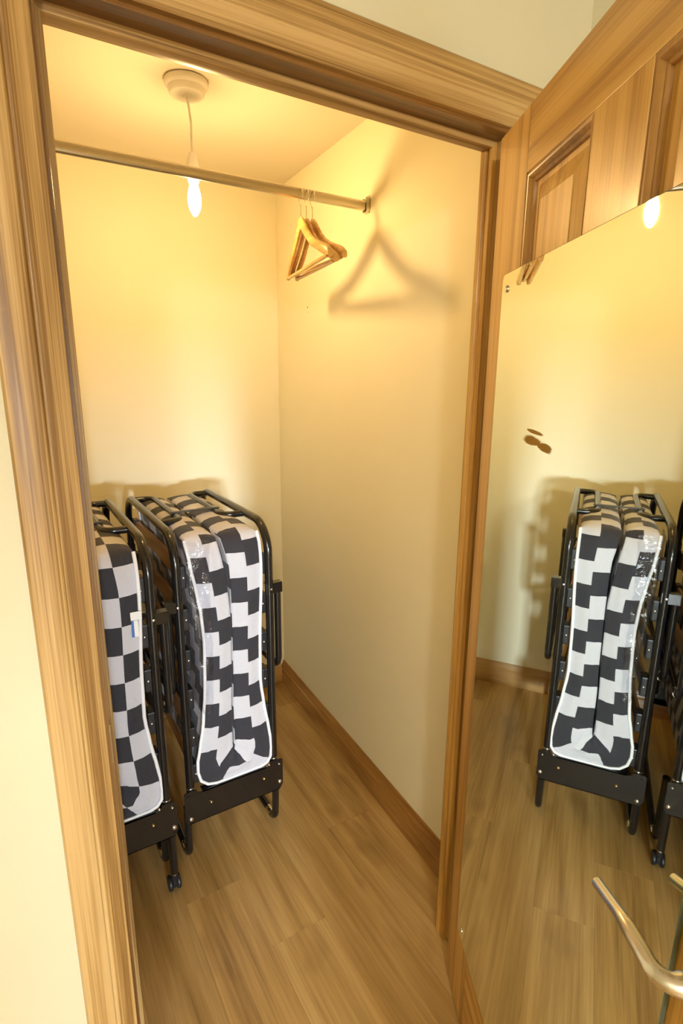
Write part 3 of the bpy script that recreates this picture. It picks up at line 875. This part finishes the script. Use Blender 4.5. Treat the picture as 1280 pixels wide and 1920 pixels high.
def make_bed(name, label, xl, xrt, y0, y1, ztop, plate_z, K, mat, caster, seed):
    base = ((xl+xrt)/2, (y0+y1)/2, 0)
    bed = tag(empty(name, base), label, 'folding bed', 'folded guest beds in the closet')
    off = Vector(base)
    pz0, pz1 = plate_z
    # two upright frames
    for sx, x in ((-1, xl), (1, xrt)):
        p = fillet([(x, y0, pz0+0.05), (x, y0, ztop), (x, y1, ztop), (x, y1, pz0+0.05)], 0.095, 9)
        MB(off).tube(p, TR, 14).build('frame_tube', M['black'], bed, smooth=60)
        # handle hoop reaching in over the mattress top
        xi = x - sx*0.076
        p = fillet([(x, y0+0.195, ztop-0.004), (xi, y0+0.195, ztop-0.004), (xi, y1-0.085, ztop-0.004), (x, y1-0.085, ztop-0.004)], 0.036, 7)
        MB(off).tube(p, TR*0.86, 12).build('hoop', M['black'], bed, smooth=60)
        # leg folded down outside the frame
        xo = x + sx*0.030
        p = fillet([(xo, y0+0.004, 0.915+ztop-1.108), (xo, y0+0.004, 0.612), (xo, y1-0.004, 0.612), (xo, y1-0.004, 0.915+ztop-1.108)], 0.045, 7)
        lg = MB(off).tube(p, TR*0.86, 12).build('leg', M['black'], bed, smooth=60)
        for yy in (y0+0.004, y1-0.004):
            zc = 0.905+ztop-1.108
            mb = MB(off); mb.box((min(x-sx*0.012, xo+sx*0.012), yy-0.014, zc-0.022), (max(x-sx*0.012, xo+sx*0.012), yy-0.0105, zc+0.012), 0.001)
            mb.box((min(x-sx*0.012, xo+sx*0.012), yy-0.014, zc+0.0095), (max(x-sx*0.012, xo+sx*0.012), yy+0.012, zc+0.0125), 0.001)
            br = mb.build('leg_bracket', M['black'], bed)
            if yy < (y0+y1)/2:
                for qx in (x, ):
                    MB(off).lathe([(0.0042, -0.0142), (0.0038, -0.0165), (0.0015, -0.0172)], (qx+sx*0.003, yy, zc-0.006), 10, 'y').build('rivet', M['rivet'], br, smooth=60)
        MB(off).lathe([(0.0125, -0.012), (0.0135, -0.008), (0.0135, 0.008), (0.0125, 0.012)], (xo, y0+0.055, 0.612), 14, 'y').build('leg_glide', M['chrome'], lg, smooth=60)
        # sprung slats between the uprights
        for i in range(6):
            zc = ztop-0.125-0.132*i
            if zc < pz1+0.03: continue
            def slat_mb():
                s_ = MB(); nS = 14; L_ = y1-y0-0.03
                v = []; f = []
                for k in range(nS+1):
                    t = -1+2*k/nS
                    bow = 0.015*(1-t*t)
                    for (dx, dz) in ((-0.0045, -0.029), (0.0045, -0.029), (0.0045, 0.029), (-0.0045, 0.029)):
                        v.append((dx+bow*0.9*(1), t*L_/2, dz))
                for k in range(nS):
                    for q in range(4):
                        f.append((k*4+q, k*4+(q+1) % 4, (k+1)*4+(q+1) % 4, (k+1)*4+q))
                f.append((3, 2, 1, 0)); f.append(tuple(nS*4+q for q in range(4)))
                return s_.add(v, f)
            xs = x - sx*0.017
            so = share(slat_mb, 'slat', M['slat'], bed, Vector((xs, (y0+y1)/2, zc))-off, ('slat', round(y1-y0, 3)))
            if sx > 0: so.rotation_euler = (0, 0, math.pi)
            for e in (-1, 1):
                def cap_mb():
                    return MB().box((-0.011, -0.022, -0.034), (0.011, 0.022, 0.034), 0.004)
                share(cap_mb, 'slat_cap', M['black_plastic'], so, (0.002, e*((y1-y0)/2-0.024), 0), ('cap',))
            def riv_mb():
                return MB().lathe([(0.0040, 0), (0.0034, -0.0022), (0.0012, -0.003)], (0, 0, 0), 10, 'y')
            ro = share(riv_mb, 'rivet', M['rivet'], so, (0.004, (-1 if sx < 0 else 1)*((y1-y0)/2-0.002), 0.0), ('riv',), smooth=60)
            if sx > 0: ro.rotation_euler = (0, 0, math.pi)
    # strap that locks both hoops together
    mb = MB(off); ym = y0+0.27
    mb.box((xl+0.062, ym-0.009, ztop+0.006), (xrt-0.062, ym+0.009, ztop+0.0095), 0.001)
    for xx in (xl+0.076, xrt-0.076):
        mb.lathe([(0.0125, -0.011), (0.0135, -0.008), (0.0135, 0.008), (0.0125, 0.011)], (xx, ym, ztop-0.004), 14, 'y')
    mb.build('lock_strap', M['black_plastic'], bed, smooth=40)
    # end plates joining the uprights
    for (yy, fr) in ((y0-0.006, True), (y1+0.006, False)):
        xa, xb = xl-0.026, xrt+0.026
        poly = [(xa+0.006, pz1), (xa+0.040, pz1), (xa+0.044, pz1-0.010), (xa+0.056, pz1-0.014), (xb-0.056, pz1-0.014), (xb-0.044, pz1-0.010), (xb-0.040, pz1), (xb-0.006, pz1),
                (xb, pz1-0.006), (xb, pz0+0.02), (xb-0.012, pz0), (xa+0.012, pz0), (xa, pz0+0.02), (xa, pz1-0.006)]
        mb = MB(off)
        ya, yb_ = (yy-0.0125, yy-0.0095) if fr else (yy+0.0095, yy+0.0125)
        mb.sweep(poly, lambda p: (p[0], ya, p[1]), lambda p: (p[0], yb_, p[1]))
        # folded flanges
        yf0, yf1 = (ya, yy+0.016) if fr else (yy-0.016, yb_)
        mb.box((xa+0.06, yf0, pz1-0.0165), (xb-0.06, yf1, pz1-0.0140))
        mb.box((xa+0.012, yf0, pz0), (xb-0.012, yf1, pz0+0.0025))
        pl = mb.build('end_plate', M['black'], bed)
        if fr:
            for (bx, bz, r_, mt) in ((xa+0.018, pz0+0.018, 0.0075, 'rivet'), (xb-0.012, pz0+0.030, 0.0075, 'rivet'), (xb-0.014, pz1-0.018, 0.0035, 'rivet'),
                                     (xa+0.014, pz1-0.016, 0.0035, 'black'), (xa+0.085, pz0+0.055, 0.005, 'brass'), (xb-0.070, pz0+0.065, 0.005, 'brass'), (xb-0.05, pz1-0.008, 0.0035, 'rivet')):
                MB(off).lathe([(r_, 0), (r_*0.9, -0.003), (r_*0.4, -0.0045)], (bx, ya, bz), 12, 'y').build('bolt', M[mt], pl, smooth=60)
        # bright collars where the uprights enter the plate
        for x in (xl, xrt):
            MB(off).lathe([(0.0128, -0.004), (0.0135, -0.002), (0.0135, 0.002), (0.0128, 0.004)], (x, y0 if fr else y1, pz1+0.002), 14).build('collar', M['steel'], pl, smooth=60)
    # feet
    for sx, x in ((-1, xl-0.012), (1, xrt+0.010)):
        r_ = TR*0.95
        if caster and sx > 0:
            p = fillet([(x, y0+0.100, pz0+0.05), (x, y0+0.122, r_), (x, y1-0.05, r_), (x, y1-0.004, pz0+0.05)], 0.035, 6)
        else:
            p = fillet([(x, y0+0.006, pz0+0.05), (x, y0+0.018, r_), (x, y1-0.018, r_), (x, y1-0.006, pz0+0.05)], 0.035, 6)
        ft = MB(off).tube(p, r_, 12).build('foot', M['black'], bed, smooth=60)
        yq = (y0+0.16) if (caster and sx > 0) else (y0+0.062)
        MB(off).lathe([(r_+0.0008, -0.016), (r_+0.0016, -0.012), (r_+0.0016, 0.012), (r_+0.0008, 0.016)], (x, yq, r_+0.0016), 14, 'y').build('foot_glide', M['chrome'], ft, smooth=60)
        if caster and sx > 0:
            p = [(x, y0+0.004, pz0+0.03), (x, y0+0.010, 0.075)]
            lg = MB(off).tube(p, r_, 12).build('caster_leg', M['black'], bed, smooth=60)
            cy = y0+0.026
            MB(off).lathe([(0.0075, 0.072), (0.0085, 0.070), (0.0085, 0.066), (0.0065, 0.062)], (x, y0+0.011, 0), 12).build('collar', M['steel'], lg, smooth=60)
            cs = MB(off)
            for q in (-1, 1):
                cs.lathe([(0.010, -0.006), (0.0215, -0.0055), (0.0235, -0.003), (0.0235, 0.003), (0.0215, 0.0055), (0.010, 0.006)], (x+q*0.0125, cy, 0.0237), 24, 'x')
            cs.lathe([(0.006, -0.010), (0.006, 0.010)], (x, cy, 0.0237), 12, 'x')
            cs.box((x-0.0062, cy-0.020, 0.018), (x+0.0062, cy+0.006, 0.050), 0.003)
            cs.lathe([(0.0085, 0.045), (0.011, 0.050), (0.0105, 0.062), (0.007, 0.064)], (x, y0+0.012, 0), 14)
            cs.build('caster', M['black_plastic'], bed, smooth=45)
    mt = make_mattress(bed, xl, xrt, y0-0.004, y1-0.01, ztop-0.020, pz1-0.014, K, mat, seed=seed)
    return bed

bed2 = make_bed('folding_bed', 'folded guest bed with stepped black and white mattress standing nearest the right wall',
                0.2845, 0.5715, 0.660, 1.325, 1.108, (0.162, 0.281), 0.592, M['matt2'], False, 3)
bed1 = make_bed('folding_bed', 'folded guest bed on a caster half hidden behind the left door frame',
                -0.097, 0.190, 0.570, 1.235, 1.126, (0.228, 0.346), 0.680, M['matt1'], True, 9)
# care label sewn to the half hidden bed
o1 = Vector(bed1.location)
mb = MB(o1); mb.box((0.135, 0.556, 0.930), (0.163, 0.5575, 0.953)); t1 = mb.build('care_label', M['tag_white'], bed1)
mb = MB(o1); mb.box((0.135, 0.5565, 0.883), (0.142, 0.558, 0.929)); mb.build('label_strip', M['tag_blue'], t1)
mb = MB(o1); mb.box((0.1422, 0.5565, 0.883), (0.153, 0.558, 0.929)); mb.build('label_strip', M['tag_white'], t1)

# clear plastic wrap still hanging round the left edge of the front mattress
def wrap_mat():
    m, nt, b = new_mat('clear_plastic_wrap')
    N = nt.nodes; L = nt.links
    tr = N.new('ShaderNodeBsdfTransparent'); tr.inputs['Color'].default_value = (0.93, 0.93, 0.95, 1)
    gl = N.new('ShaderNodeBsdfGlossy'); gl.inputs['Roughness'].default_value = 0.12
    lw = N.new('ShaderNodeLayerWeight'); lw.inputs['Blend'].default_value = 0.35
    tc = N.new('ShaderNodeTexCoord'); nz = N.new('ShaderNodeTexNoise'); nz.inputs['Scale'].default_value = 28; nz.inputs['Detail'].default_value = 3
    nz.inputs['Distortion'].default_value = 1.5
    L.new(tc.outputs['Object'], nz.inputs['Vector'])
    bp = N.new('ShaderNodeBump'); bp.inputs['Strength'].default_value = 0.7; bp.inputs['Distance'].default_value = 0.01
    L.new(nz.outputs['Fac'], bp.inputs['Height']); L.new(bp.outputs['Normal'], gl.inputs['Normal']); L.new(bp.outputs['Normal'], lw.inputs['Normal'])
    mr = N.new('ShaderNodeMapRange'); mr.inputs['To Min'].default_value = 0.05; mr.inputs['To Max'].default_value = 0.5
    L.new(lw.outputs['Fresnel'], mr.inputs['Value'])
    mx = N.new('ShaderNodeMixShader'); L.new(mr.outputs[0], mx.inputs[0]); L.new(tr.outputs[0], mx.inputs[1]); L.new(gl.outputs[0], mx.inputs[2])
    L.new(mx.outputs[0], N['Material Output'].inputs['Surface'])
    return m
o2 = Vector(bed2.location)
v = []; f = []
rw = random.Random(5)
nu, nv = 14, 22
for a in range(nv+1):
    z = 1.095-0.56*a/nv
    zk = 0.5+0.5*math.cos(math.pi*a/nv)
    for q in range(nu+1):
        t = q/nu
        # round the corner from the mattress flank to its front
        xq = 0.306 + 0.030*(1-zk) + (0.0 if t < 0.4 else (t-0.4)/0.6*(0.075-0.045*(a/nv)))
        yq = 0.640 + (0.0 if t > 0.4 else (0.4-t)/0.4*0.12)
        v.append((xq+rw.uniform(-1, 1)*0.0022, yq-0.004*math.sin(a*0.9)*math.sin(q*0.7)+rw.uniform(-1, 1)*0.0018, z+rw.uniform(-1, 1)*0.002))
for a in range(nv):
    for q in range(nu):
        f.append((a*(nu+1)+q, a*(nu+1)+q+1, (a+1)*(nu+1)+q+1, (a+1)*(nu+1)+q))
pw = MB(o2).add(v, f).build('plastic_wrap', wrap_mat(), bed2, smooth=80)
tag(pw, 'crinkled clear plastic wrap')
